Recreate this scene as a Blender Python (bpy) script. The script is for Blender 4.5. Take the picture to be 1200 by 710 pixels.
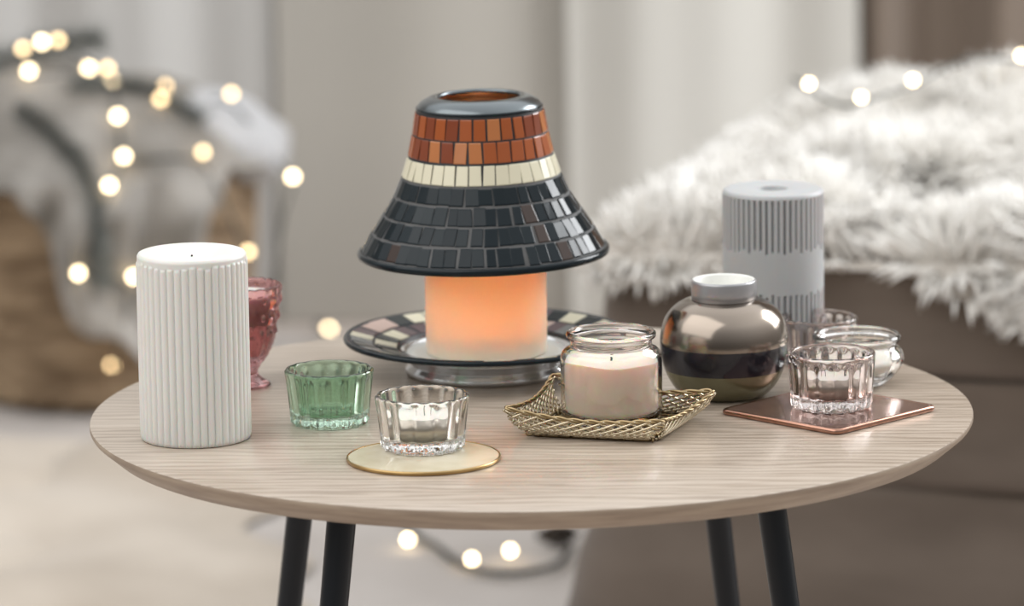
import bpy, bmesh, math, random
import numpy as np
from mathutils import Vector, Matrix

PI = math.pi
sc = bpy.context.scene
for o in list(bpy.data.objects):
    bpy.data.objects.remove(o)

# ------------------------------------------------------------------ camera
TZ = 0.47                                   # height of the table top above the floor
PITCH, ROLL = 0.1898, 0.01439
CAM = Vector((-0.0120, -3.4111, TZ + 0.7302))
cam_data = bpy.data.cameras.new('camera')
cam = bpy.data.objects.new('camera', cam_data)
sc.collection.objects.link(cam)
cam_data.sensor_width = 36
cam_data.lens = 36 * 6000 / 1200
cam_data.clip_end = 50
cam.location = CAM
cam.matrix_world = Matrix.Translation(CAM) @ Matrix.Rotation(PI / 2 - PITCH, 4, 'X') @ Matrix.Rotation(-ROLL, 4, 'Z')
cam_data.dof.use_dof = True
cam_data.dof.focus_distance = 3.40
cam_data.dof.aperture_fstop = 180 / 32.0       # 32 mm pupil
cam_data.dof.aperture_blades = 0
sc.camera = cam

# ------------------------------------------------------------------ light
sc.view_settings.view_transform = 'Standard'
sc.view_settings.look = 'None'
sc.view_settings.gamma = 1
sc.view_settings.use_curve_mapping = False
sc.view_settings.exposure = 0.55
sc.cycles.max_bounces = 14
sc.cycles.transmission_bounces = 14
sc.cycles.glossy_bounces = 6
sc.cycles.diffuse_bounces = 4
sc.cycles.sample_clamp_indirect = 6

world = bpy.data.worlds.new('room_light')
sc.world = world
world.use_nodes = True
wn, wl = world.node_tree.nodes, world.node_tree.links
wn.clear()
w_out = wn.new('ShaderNodeOutputWorld')
w_bg = wn.new('ShaderNodeBackground')
w_tc = wn.new('ShaderNodeTexCoord')
w_sep = wn.new('ShaderNodeSeparateXYZ')
w_ramp = wn.new('ShaderNodeValToRGB')
w_map = wn.new('ShaderNodeMapRange')
w_map.inputs['From Min'].default_value = -1
wl.new(w_tc.outputs['Generated'], w_sep.inputs[0])
wl.new(w_sep.outputs['Z'], w_map.inputs['Value'])
wl.new(w_map.outputs[0], w_ramp.inputs[0])
el = w_ramp.color_ramp.elements
el[0].position, el[0].color = 0.35, (0.05, 0.045, 0.04, 1)
el[1].position, el[1].color = 0.85, (1.0, 1.01, 1.02, 1)
e = el.new(0.55); e.color = (0.25, 0.24, 0.23, 1)
wl.new(w_ramp.outputs[0], w_bg.inputs['Color'])
# the room is dim behind the camera and bright towards the windows beyond the table
w_y = wn.new('ShaderNodeVectorMath'); w_y.operation = 'DOT_PRODUCT'
w_y.inputs[1].default_value = (0.45, 0.89, 0.0)
wl.new(w_tc.outputs['Generated'], w_y.inputs[0])
w_str = wn.new('ShaderNodeMapRange')
w_str.inputs['From Min'].default_value, w_str.inputs['From Max'].default_value = -0.9, 0.9
w_str.inputs['To Min'].default_value, w_str.inputs['To Max'].default_value = 0.46, 1.25
wl.new(w_y.outputs['Value'], w_str.inputs['Value'])
wl.new(w_str.outputs[0], w_bg.inputs['Strength'])
wl.new(w_bg.outputs[0], w_out.inputs['Surface'])


def area_light(name, loc, target, sx, sy, power, color):
    d = bpy.data.lights.new(name, 'AREA')
    d.shape = 'RECTANGLE'
    d.size, d.size_y, d.energy, d.color = sx, sy, power, color
    o = bpy.data.objects.new(name, d)
    sc.collection.objects.link(o)
    o.location = loc
    o.rotation_euler = (Vector(target) - Vector(loc)).to_track_quat('-Z', 'Y').to_euler()
    return o


area_light('window_daylight', (2.3, 1.5, 1.75), (0.1, 0.3, 0.4), 1.3, 1.5, 50, (0.97, 0.985, 1.0))
area_light('overhead_fill', (-1.7, -0.9, 2.45), (0.0, 0.3, 0.4), 3.6, 2.8, 36, (1.0, 0.985, 0.96))  # broad soft fill added high at front left; no real window there


# ------------------------------------------------------------------ maths helpers
def cam_ray(px, py):
    U, V = px - 600, py - 355
    cr, sr = math.cos(ROLL), math.sin(ROLL)
    u, v = U * cr - V * sr, U * sr + V * cr
    c, s = math.cos(PITCH), math.sin(PITCH)
    f = 6000
    return Vector((u, f * c - v * s, -f * s - v * c))


def on_z(px, py, z):
    """the place at height z seen at that spot of the photograph"""
    d = cam_ray(px, py)
    return CAM + d * ((z - CAM.z) / d.z)


def on_y(px, py, y):
    d = cam_ray(px, py)
    return CAM + d * ((y - CAM.y) / d.y)


# ------------------------------------------------------------------ object helpers
def link(o):
    sc.collection.objects.link(o)
    return o


def tag(o, label, cat=None, group=None, kind=None):
    if label: o['label'] = label
    if cat: o['category'] = cat
    if group: o['group'] = group
    if kind: o['kind'] = kind
    return o


def thing(name, label, cat, loc=(0, 0, 0), rz=0, group=None):
    o = link(bpy.data.objects.new(name, None))
    o.location = loc
    o.rotation_euler = (0, 0, rz)
    o.empty_display_size = 0.02
    return tag(o, label, cat, group)


def obj(name, bm, mats, parent=None, smooth=True):
    me = bpy.data.meshes.new(name)
    bm.normal_update()
    bm.to_mesh(me)
    bm.free()
    if smooth:
        me.polygons.foreach_set('use_smooth', [True] * len(me.polygons))
    for m in (mats if isinstance(mats, (list, tuple)) else [mats]):
        me.materials.append(m)
    o = link(bpy.data.objects.new(name, me))
    if parent: o.parent = parent
    return o


def np_obj(name, verts, faces, mats, parent=None, smooth=True):
    me = bpy.data.meshes.new(name)
    verts = np.asarray(verts, np.float32)
    faces = np.asarray(faces, np.int32)
    k = faces.shape[1]
    me.vertices.add(len(verts)); me.vertices.foreach_set('co', verts.ravel())
    me.loops.add(faces.size); me.loops.foreach_set('vertex_index', faces.ravel())
    me.polygons.add(len(faces))
    me.polygons.foreach_set('loop_start', np.arange(0, faces.size, k, dtype=np.int32))
    me.polygons.foreach_set('loop_total', np.full(len(faces), k, np.int32))
    me.update(calc_edges=True)
    me.polygons.foreach_set('use_smooth', [smooth] * len(faces))
    for m in (mats if isinstance(mats, (list, tuple)) else [mats]):
        me.materials.append(m)
    o = link(bpy.data.objects.new(name, me))
    if parent: o.parent = parent
    return o


def lathe(bm, prof, seg=64, mod=None, mat=0, close=False):
    """revolve (r, z) points; mod(r, z, theta, i) -> r, z"""
    rings = []
    for i, (r, z) in enumerate(prof):
        if r <= 1e-7:
            rings.append([bm.verts.new((0, 0, z))])
            continue
        ring = []
        for k in range(seg):
            t = 2 * PI * k / seg
            rr, zz = mod(r, z, t, i) if mod else (r, z)
            ring.append(bm.verts.new((rr * math.cos(t), rr * math.sin(t), zz)))
        rings.append(ring)
    pairs = list(zip(rings[:-1], rings[1:]))
    if close: pairs.append((rings[-1], rings[0]))
    for a, b in pairs:
        if len(a) == 1 and len(b) == 1: continue
        for k in range(seg):
            n = (k + 1) % seg
            if len(a) == 1: f = bm.faces.new((a[0], b[n], b[k]))
            elif len(b) == 1: f = bm.faces.new((a[k], a[n], b[0]))
            else: f = bm.faces.new((a[k], a[n], b[n], b[k]))
            f.material_index = mat
    return bm


def fix_normals(bm):
    bmesh.ops.recalc_face_normals(bm, faces=bm.faces[:])
    return bm


def tube(bm, pts, r, seg=8, closed=False, mat=0, taper=None):
    pts = [Vector(p) for p in pts]
    n = len(pts)
    rings = []
    up = Vector((0, 0, 1))
    prev = None
    for i, p in enumerate(pts):
        if closed: d = pts[(i + 1) % n] - pts[i - 1]
        else: d = pts[min(i + 1, n - 1)] - pts[max(i - 1, 0)]
        if d.length < 1e-9: d = Vector((0, 0, 1))
        d.normalize()
        if prev is None:
            a = d.cross(up)
            if a.length < 1e-3: a = d.cross(Vector((1, 0, 0)))
        else:
            a = prev - d * prev.dot(d)
        a.normalize(); prev = a
        b = d.cross(a)
        rr = r * (taper(i / (n - 1)) if taper else 1)
        rings.append([bm.verts.new(p + (a * math.cos(2 * PI * k / seg) + b * math.sin(2 * PI * k / seg)) * rr) for k in range(seg)])
    rng = range(n if closed else n - 1)
    for i in rng:
        A, B = rings[i], rings[(i + 1) % n]
        for k in range(seg):
            f = bm.faces.new((A[k], A[(k + 1) % seg], B[(k + 1) % seg], B[k])); f.material_index = mat
    if not closed:
        bm.faces.new(list(reversed(rings[0]))).material_index = mat
        bm.faces.new(rings[-1]).material_index = mat
    return bm


def smooth_path(pts, n=8):
    """Catmull-Rom through the points"""
    P = [Vector(p) for p in pts]
    P = [P[0] * 2 - P[1]] + P + [P[-1] * 2 - P[-2]]
    out = []
    for i in range(1, len(P) - 2):
        a, b, c, d = P[i - 1:i + 3]
        for k in range(n):
            t = k / n
            out.append(0.5 * ((2 * b) + (c - a) * t + (2 * a - 5 * b + 4 * c - d) * t * t + (3 * b - a - 3 * c + d) * t ** 3))
    out.append(P[-2])
    return out


def catmull_prof(pts, n=6):
    return [(max(p.x, 0), p.y) for p in smooth_path([(r, z, 0) for r, z in pts], n)]


def vnoise(x, y, seed=0):
    """smooth cheap noise on numpy arrays"""
    rs = np.random.RandomState(seed)
    out = 0
    for k in range(6):
        a, b, c = rs.uniform(-1, 1), rs.uniform(-1, 1), rs.uniform(0, 6.28)
        out = out + np.sin(x * a * 2 + y * b * 2 + c + 1.3 * np.sin(x * b - y * a + c * 2))
    return out / 6


# ------------------------------------------------------------------ materials
def mat(name, color, rough=0.5, metal=0.0, **kw):
    m = bpy.data.materials.new(name)
    m.use_nodes = True
    b = m.node_tree.nodes['Principled BSDF']
    b.inputs['Base Color'].default_value = (*color, 1)
    b.inputs['Roughness'].default_value = rough
    b.inputs['Metallic'].default_value = metal
    for k, v in kw.items():
        b.inputs[k.replace('_', ' ')].default_value = v
    return m


def nodes_of(m):
    return m.node_tree.nodes, m.node_tree.links, m.node_tree.nodes['Principled BSDF']


def add_noise(m, c1, c2, scale=(1, 1, 1), size=5, detail=4, bump=0.0, dist=0.002, pos=(0.35, 0.65), distort=0.0):
    """procedural colour variation and relief in the object's own space"""
    N, L, b = nodes_of(m)
    tc = N.new('ShaderNodeTexCoord'); mp = N.new('ShaderNodeMapping'); no = N.new('ShaderNodeTexNoise')
    mp.inputs['Scale'].default_value = scale
    no.inputs['Scale'].default_value = size
    no.inputs['Detail'].default_value = detail
    no.inputs['Distortion'].default_value = distort
    L.new(tc.outputs['Object'], mp.inputs[0]); L.new(mp.outputs[0], no.inputs['Vector'])
    rp = N.new('ShaderNodeValToRGB')
    rp.color_ramp.elements[0].position, rp.color_ramp.elements[1].position = pos
    rp.color_ramp.elements[0].color = (*c1, 1); rp.color_ramp.elements[1].color = (*c2, 1)
    L.new(no.outputs['Fac'], rp.inputs[0]); L.new(rp.outputs[0], b.inputs['Base Color'])
    if bump:
        bp = N.new('ShaderNodeBump'); bp.inputs['Strength'].default_value = bump; bp.inputs['Distance'].default_value = dist
        L.new(no.outputs['Fac'], bp.inputs['Height']); L.new(bp.outputs[0], b.inputs['Normal'])
    return m


def glass(name, color, rough=0.0, ior=1.5):
    return mat(name, color, rough, 0, Transmission_Weight=1.0, IOR=ior)


def emitter(name, color, strength):
    m = mat(name, (0.8, 0.7, 0.5))
    b = m.node_tree.nodes['Principled BSDF']
    b.inputs['Emission Color'].default_value = (*color, 1)
    b.inputs['Emission Strength'].default_value = strength
    return m


def wood_material(name, c_dark, c_mid, c_light, rot=0.0):
    m = mat(name, c_mid, 0.30)
    N, L, b = nodes_of(m)
    b.inputs['Coat Weight'].default_value = 0.3
    b.inputs['Coat Roughness'].default_value = 0.22
    tc = N.new('ShaderNodeTexCoord'); mp = N.new('ShaderNodeMapping')
    mp.inputs['Rotation'].default_value = (0, 0, rot)
    L.new(tc.outputs['Object'], mp.inputs[0])
    # long growth bands
    m1 = N.new('ShaderNodeMapping'); m1.inputs['Scale'].default_value = (1.8, 13, 13)
    n1 = N.new('ShaderNodeTexNoise'); n1.inputs['Scale'].default_value = 1.0; n1.inputs['Detail'].default_value = 3
    wv = N.new('ShaderNodeTexWave'); wv.wave_type = 'BANDS'; wv.bands_direction = 'Y'
    wv.inputs['Scale'].default_value = 2.0; wv.inputs['Distortion'].default_value = 9; wv.inputs['Detail'].default_value = 3
    wv.inputs['Detail Scale'].default_value = 1.4
    m2 = N.new('ShaderNodeMapping'); m2.inputs['Scale'].default_value = (3, 16, 16)
    # fine pores
    m3 = N.new('ShaderNodeMapping'); m3.inputs['Scale'].default_value = (28, 420, 420)
    n3 = N.new('ShaderNodeTexNoise'); n3.inputs['Scale'].default_value = 1.0; n3.inputs['Detail'].default_value = 3
    for mm, nn in ((m1, n1), (m2, wv), (m3, n3)):
        L.new(mp.outputs[0], mm.inputs[0]); L.new(mm.outputs[0], nn.inputs['Vector'])
    a1 = N.new('ShaderNodeMath'); a1.operation = 'MULTIPLY'; a1.inputs[1].default_value = 0.54
    a2 = N.new('ShaderNodeMath'); a2.operation = 'MULTIPLY_ADD'; a2.inputs[1].default_value = 0.22
    a3 = N.new('ShaderNodeMath'); a3.operation = 'MULTIPLY_ADD'; a3.inputs[1].default_value = 0.36
    L.new(n1.outputs['Fac'], a1.inputs[0])
    L.new(wv.outputs['Fac'], a2.inputs[0]); L.new(a1.outputs[0], a2.inputs[2])
    L.new(n3.outputs['Fac'], a3.inputs[0]); L.new(a2.outputs[0], a3.inputs[2])
    rp = N.new('ShaderNodeValToRGB')
    rp.color_ramp.elements[0].position, rp.color_ramp.elements[0].color = 0.36, (*c_dark, 1)
    rp.color_ramp.elements[1].position, rp.color_ramp.elements[1].color = 0.72, (*c_light, 1)
    e = rp.color_ramp.elements.new(0.52); e.color = (*c_mid, 1)
    L.new(a3.outputs[0], rp.inputs[0]); L.new(rp.outputs[0], b.inputs['Base Color'])
    bp = N.new('ShaderNodeBump'); bp.inputs['Strength'].default_value = 0.35; bp.inputs['Distance'].default_value = 0.0006
    L.new(a3.outputs[0], bp.inputs['Height']); L.new(bp.outputs[0], b.inputs['Normal'])
    return m


M = {}
M['table_wood'] = wood_material('greige_oak', (0.28, 0.222, 0.168), (0.405, 0.33, 0.262), (0.51, 0.435, 0.36), 0.05)
M['table_edge'] = add_noise(mat('oak_edge', (0.30, 0.23, 0.17), 0.5), (0.25, 0.19, 0.14), (0.34, 0.27, 0.20), (6, 6, 60), 4)
M['black_metal'] = mat('black_leg_paint', (0.006, 0.009, 0.013), 0.38, Specular_IOR_Level=0.3)
M['white_wax'] = mat('white_wax', (0.70, 0.70, 0.665), 0.42, Subsurface_Weight=0.35, Subsurface_Scale=0.004)
M['grey_wax'] = mat('pale_grey_wax', (0.46, 0.47, 0.475), 0.45, Subsurface_Weight=0.2, Subsurface_Scale=0.003)
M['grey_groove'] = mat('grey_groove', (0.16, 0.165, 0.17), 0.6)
M['cream_wax'] = mat('cream_wax', (0.86, 0.74, 0.58), 0.35, Subsurface_Weight=1.0, Subsurface_Scale=0.010)
M['cream_wax'].node_tree.nodes['Principled BSDF'].inputs['Subsurface Radius'].default_value = (1.0, 0.80, 0.60)
M['pink_wax'] = mat('pale_pink_wax', (0.97, 0.86, 0.755), 0.45, Subsurface_Weight=1.0, Subsurface_Scale=0.008)
M['tealight_wax'] = mat('tealight_wax', (0.82, 0.80, 0.74), 0.4, Subsurface_Weight=0.4, Subsurface_Scale=0.004)
M['wick'] = mat('wick', (0.02, 0.018, 0.015), 0.9)
M['clear_glass'] = glass('clear_glass', (0.97, 0.96, 0.94))
M['green_glass'] = glass('green_glass', (0.60, 0.82, 0.66))
M['mauve_glass'] = glass('mauve_glass', (0.84, 0.775, 0.755))
M['pink_glass'] = glass('rose_glass', (0.67, 0.37, 0.38))
M['blush_glass'] = glass('blush_glass', (0.985, 0.92, 0.885))
M['dish_glass'] = mat('dish_glass', (0.93, 0.94, 0.95), 0.10, 0.6, Transmission_Weight=0.6, IOR=1.5)
M['grout'] = mat('dark_grout', (0.02, 0.022, 0.025), 0.5)
M['grey_grout'] = mat('grey_grout', (0.10, 0.10, 0.10), 0.7)
M['tile_dark'] = mat('tile_blue_black', (0.008, 0.014, 0.018), 0.08, Specular_IOR_Level=0.22)
M['tile_dark2'] = mat('tile_slate', (0.012, 0.019, 0.023), 0.12, Specular_IOR_Level=0.22)
M['tile_dark3'] = mat('tile_brown_black', (0.03, 0.014, 0.008), 0.12)
M['tile_orange'] = mat('tile_orange', (0.34, 0.085, 0.022), 0.2)
M['tile_orange2'] = mat('tile_amber', (0.46, 0.17, 0.06), 0.2)
M['tile_orange3'] = mat('tile_rust', (0.21, 0.050, 0.020), 0.18)
M['tile_cream'] = mat('tile_cream', (0.70, 0.66, 0.50), 0.25)
M['tile_pink'] = mat('tile_pink', (0.52, 0.38, 0.33), 0.25)
M['tile_plum'] = mat('tile_plum', (0.09, 0.05, 0.06), 0.2)
M['tile_grey'] = mat('tile_grey', (0.16, 0.17, 0.175), 0.2)
M['shade_inside'] = mat('silvered_inside', (0.20, 0.13, 0.10), 0.35, 0.6)
M['shade_top'] = mat('gunmetal_top', (0.16, 0.18, 0.19), 0.22, 0.9)
M['brass'] = mat('brass', (0.36, 0.27, 0.15), 0.30, 1.0)
M['brass_light'] = mat('light_brass', (0.60, 0.52, 0.38), 0.26, 1.0)
M['enamel'] = add_noise(mat('cream_enamel', (0.70, 0.64, 0.50), 0.22), (0.55, 0.485, 0.345), (0.64, 0.575, 0.43), size=40)
M['gold_rim'] = mat('gold_rim', (0.45, 0.30, 0.13), 0.3, 1.0)
M['copper'] = mat('copper', (0.40, 0.22, 0.16), 0.2, 1.0)
M['copper_top'] = add_noise(mat('copper_top', (0.5, 0.33, 0.28), 0.16, 0.85), (0.48, 0.31, 0.265), (0.54, 0.36, 0.30), size=30, bump=0.15, dist=0.001)
M['mirror_glaze'] = mat('mirror_glaze', (0.30, 0.255, 0.215), 0.17, 1.0)
M['navy_glaze'] = mat('navy_glaze', (0.012, 0.012, 0.018), 0.12)
M['olive_glaze'] = mat('olive_glaze', (0.15, 0.14, 0.08), 0.25, 0.3)
M['silver_collar'] = mat('silver_collar', (0.36, 0.36, 0.37), 0.35, 0.6)
M['white_ceramic'] = mat('white_ceramic', (0.80, 0.80, 0.76), 0.3)
M['tin'] = mat('tin', (0.42, 0.39, 0.35), 0.3, 1.0)

# ------------------------------------------------------------------ setting: floor, wall, curtains
def plank_floor():
    m = mat('pale_boards', (0.50, 0.44, 0.40), 0.5)
    N, L, b = nodes_of(m)
    tc = N.new('ShaderNodeTexCoord'); br = N.new('ShaderNodeTexBrick')
    br.inputs['Scale'].default_value = 1; br.inputs['Brick Width'].default_value = 1.4; br.inputs['Row Height'].default_value = 0.14
    br.inputs['Mortar Size'].default_value = 0.002
    br.inputs['Color1'].default_value = (0.50, 0.43, 0.38, 1); br.inputs['Color2'].default_value = (0.56, 0.49, 0.44, 1)
    br.inputs['Mortar'].default_value = (0.2, 0.16, 0.13, 1)
    L.new(tc.outputs['Object'], br.inputs['Vector']); L.new(br.outputs['Color'], b.inputs['Base Color'])
    return m


def slab(x0, x1, y0, y1, z0, z1, bm=None):
    bm = bm or bmesh.new()
    v = [bm.verts.new((x, y, z)) for z in (z0, z1) for y in (y0, y1) for x in (x0, x1)]
    for q in ((0, 2, 3, 1), (4, 5, 7, 6), (0, 1, 5, 4), (1, 3, 7, 5), (3, 2, 6, 7), (2, 0, 4, 6)):
        bm.faces.new([v[i] for i in q])
    return bm


tag(obj('floor', slab(-4, 4, -5, 3.1, -0.05, 0), plank_floor(), smooth=False), 'pale board floor', kind='structure')
WALL_Y = 2.95
tag(obj('wall_back', slab(-4, 4, WALL_Y, WALL_Y + 0.1, 0, 2.7), mat('grey_plaster', (0.42, 0.40, 0.37), 0.8), smooth=False),
    'plain grey back wall', kind='structure')


def curtain(name, label, x0, x1, y, period, depth, m, seed, ztop=2.5):
    n = int((x1 - x0) / 0.008); nz = 14
    x = np.linspace(x0, x1, n)
    rs = np.random.RandomState(seed)
    ph = 2 * PI * x / period + 0.9 * np.sin(x * 5.1 + seed) + rs.uniform(0, 6)
    f = np.sin(ph) + 0.35 * np.sin(2.3 * ph + 1)
    verts = []
    for side in (0, 0.004):
        for k in range(nz):
            z = 0.002 + (ztop - 0.002) * k / (nz - 1)
            amp = depth * (1 + 0.25 * (1 - z / ztop))
            verts.append(np.stack([x + 0.006 * np.sin(ph * 0.5 + z * 2), y + f * amp + side, np.full(n, z)], 1))
    V = np.concatenate(verts)
    F = []
    for s in (0, 1):
        o = s * nz * n
        for k in range(nz - 1):
            i = np.arange(n - 1)
            a = o + k * n + i
            q = np.stack([a, a + 1, a + n + 1, a + n], 1)
            F.append(q if s == 0 else q[:, ::-1])
    o = np_obj(name, V, np.concatenate(F), m)
    return tag(o, label, 'curtain', 'curtains along the back wall')


def cloth(name, color, rough=0.85, trans=0.0):
    return mat(name, color, rough, Sheen_Weight=0.2)


cx = lambda px: on_y(px, 200, 2.75).x
curtain('curtain', 'pale grey curtain panel hanging behind the wicker basket', -1.6, cx(328), 2.74, 0.26, 0.011, cloth('pale_curtain', (0.60, 0.59, 0.57)), 3)
curtain('curtain', 'darker greige curtain panel hanging behind the mosaic lamp', cx(332), cx(690), 2.73, 0.42, 0.010, cloth('greige_curtain', (0.47, 0.445, 0.40)), 5)
curtain('curtain', 'pale off-white curtain panel hanging behind the white fur throw', cx(672), cx(1000), 2.70, 0.22, 0.012, cloth('offwhite_curtain', (0.66, 0.645, 0.60)), 8)
curtain('curtain', 'taupe brown curtain panel at the right end of the back wall', cx(990), 2.2, 2.73, 0.17, 0.022, cloth('taupe_curtain', (0.205, 0.16, 0.125)), 11)

# rug over the floor behind the table
def rug():
    nx, ny = 160, 120
    X, Y = np.meshgrid(np.linspace(-1.7, 1.3, nx), np.linspace(0.9, 2.64, ny))
    rs = np.random.RandomState(4)
    Z = 0.010 + 0.0035 * rs.rand(ny, nx) + 0.002 * vnoise(X * 6, Y * 6, 2)
    edge = np.minimum(np.minimum(X + 1.7, 1.3 - X), np.minimum(Y - 0.9, 2.64 - Y))
    Z = np.where(edge < 0.02, 0.001 + (Z - 0.001) * np.clip(edge / 0.02, 0, 1), Z)
    V = np.stack([X, Y, Z], -1).reshape(-1, 3)
    i = np.arange(ny * nx).reshape(ny, nx)
    F = np.stack([i[:-1, :-1], i[:-1, 1:], i[1:, 1:], i[1:, :-1]], -1).reshape(-1, 4)
    return np_obj('rug', V, F, add_noise(mat('pale_rug', (0.60, 0.55, 0.51), 0.95), (0.46, 0.42, 0.39), (0.58, 0.54, 0.51), size=3, bump=0.3))


tag(rug(), 'pale beige short-pile rug spread on the floor under the basket', 'rug')


# crumpled cream throw lying on the rug in front of the basket
def floor_throw():
    nx, ny = 150, 110
    x0, x1, y0, y1 = -1.25, -0.235, 1.12, 2.02
    U, W = np.meshgrid(np.linspace(0, 1, nx), np.linspace(0, 1, ny))
    X = x0 + (x1 - x0) * U + 0.03 * np.sin(W * 9) + 0.02 * np.sin(W * 23)
    Y = y0 + (y1 - y0) * W + 0.02 * np.sin(U * 14)
    f = np.abs(vnoise(X * 7 + 3, Y * 9, 21)) ** 0.8
    ridge = np.exp(-((W - 0.86) / 0.10) ** 2) * (0.5 + 0.5 * np.sin(U * 17))
    Z = 0.020 + 0.055 * f + 0.03 * ridge
    edge = np.minimum(np.minimum(U, 1 - U) * 1.0, np.minimum(W, 1 - W) * 0.9)
    Z = 0.018 + (Z - 0.018) * np.clip(edge / 0.05, 0, 1)
    V0 = np.stack([X, Y, Z], -1).reshape(-1, 3)
    V1 = V0.copy(); V1[:, 2] -= 0.003
    i = np.arange(ny * nx).reshape(ny, nx)
    F = np.stack([i[:-1, :-1], i[:-1, 1:], i[1:, 1:], i[1:, :-1]], -1).reshape(-1, 4)
    return np_obj('throw_blanket', np.concatenate([V0, V1]), np.concatenate([F, F[:, ::-1] + len(V0)]),
                  add_noise(cloth('cream_throw', (0.58, 0.52, 0.45)), (0.44, 0.375, 0.305), (0.60, 0.53, 0.45), size=4))


tag(floor_throw(), 'cream throw blanket lying crumpled on the floor below the wicker basket', 'blanket')

# ------------------------------------------------------------------ round table
table = thing('side_table', 'round greige wooden side table on black tapered legs, holding the candles', 'table', (0, 0, 0))
R = 0.30
bm = bmesh.new()
lathe(bm, [(0, TZ), (0.1, TZ), (0.2, TZ), (R - 0.0012, TZ), (R - 0.0003, TZ - 0.0004)], 256, mat=0)
lathe(bm, [(R - 0.0003, TZ - 0.0004), (R, TZ - 0.0012), (R, TZ - 0.0032), (R - 0.001, TZ - 0.0048), (R - 0.013, TZ - 0.0150), (R - 0.016, TZ - 0.0158), (0, TZ - 0.0158)], 256, mat=1)
bmesh.ops.remove_doubles(bm, verts=bm.verts[:], dist=1e-6)
fix_normals(bm)
top = obj('tabletop', bm, [M['table_wood'], M['table_edge']], table)
mod = top.modifiers.new('split', 'EDGE_SPLIT'); mod.split_angle = math.radians(40)
for a in (0, 90, 180, 270):
    base = Vector((-0.128, -0.160, 0))
    rot = Matrix.Rotation(math.radians(a), 3, 'Z')
    d = base.normalized()
    zt = TZ - 0.0158
    p_top = base - d * 0.008 + Vector((0, 0, zt))
    p_bot = base + d * 0.068
    p_bot.z = 0.004
    bm = bmesh.new()
    tube(bm, [rot @ p_top.lerp(p_bot, k / 10) for k in range(11)], 0.0098, 28, taper=lambda t: 1.0 - 0.28 * t)
    leg = obj('leg', bm, M['black_metal'], table)
    mod = leg.modifiers.new('split', 'EDGE_SPLIT'); mod.split_angle = math.radians(50)
    bm = bmesh.new()
    tube(bm, [rot @ (p_bot + Vector((0, 0, -0.004))), rot @ (p_bot + Vector((0, 0, 0.008)))], 0.0095, 20)
    foot = obj('foot_pad', bm, M['black_metal'], leg)

# ------------------------------------------------------------------ white ribbed pillar candle
def ribbed_candle():
    p = (-0.2241, -0.0700, TZ)
    t = thing('pillar_candle', 'tall white pillar candle with vertical ribs at the left edge of the round table', 'candle', p)
    r, h, n = 0.0366, 0.1262, 44
    rng = random.Random(2)
    top_off = [rng.uniform(-0.0014, 0.0012) for _ in range(n)]
    amp_k = [rng.uniform(0.8, 1.2) for _ in range(n)]
    prof = [(0.0, 0.0), (r - 0.002, 0.0), (r - 0.0004, 0.0008)]
    zs = [0.003 + (h - 0.016) * k / 40 for k in range(41)] + [h - 0.0115, h - 0.0105, h - 0.0095, h - 0.0085, h - 0.0077, h - 0.007, h - 0.0064, h - 0.0058, h - 0.0052, h - 0.0046, h - 0.004, h - 0.003, h - 0.002]
    prof += [(r, z) for z in zs]
    prof += [(r - 0.0003, h - 0.0016), (r - 0.0012, h - 0.0005), (r - 0.0025, h), (r * 0.75, h - 0.0003), (r * 0.6, h - 0.0010), (r * 0.4, h - 0.0025), (r * 0.2, h - 0.0032), (0, h - 0.0033)]

    def m_(rr, z, t, i):
        if rr < r - 0.0005 or z < 0.002: return rr, z
        u = t / (2 * PI) * n
        k = int(u) % n; fr = u - int(u)
        s = math.sin(PI * fr)
        up = h - 0.0052 + top_off[k]
        fade = min(1, max(0, (up - z) / 0.0012))
        wob = 0.00015 * math.sin(z * 700 + k * 2.1) * (1 - s)
        groove = 0.0017 * amp_k[k] * (1 - s ** 0.5)
        return rr - 0.0003 + (0.0008 - groove + wob) * fade, z
    bm = bmesh.new()
    lathe(bm, prof, n * 10, m_)
    fix_normals(bm)
    obj('wax_body', bm, M['white_wax'], t)
    bm = bmesh.new()
    tube(bm, [(0.0, 0, h - 0.0040), (0.0002, 0, h - 0.0030), (0.0004, 0.0002, h - 0.0022)], 0.0006, 8)
    obj('wick', bm, M['wick'], t)


ribbed_candle()

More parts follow.
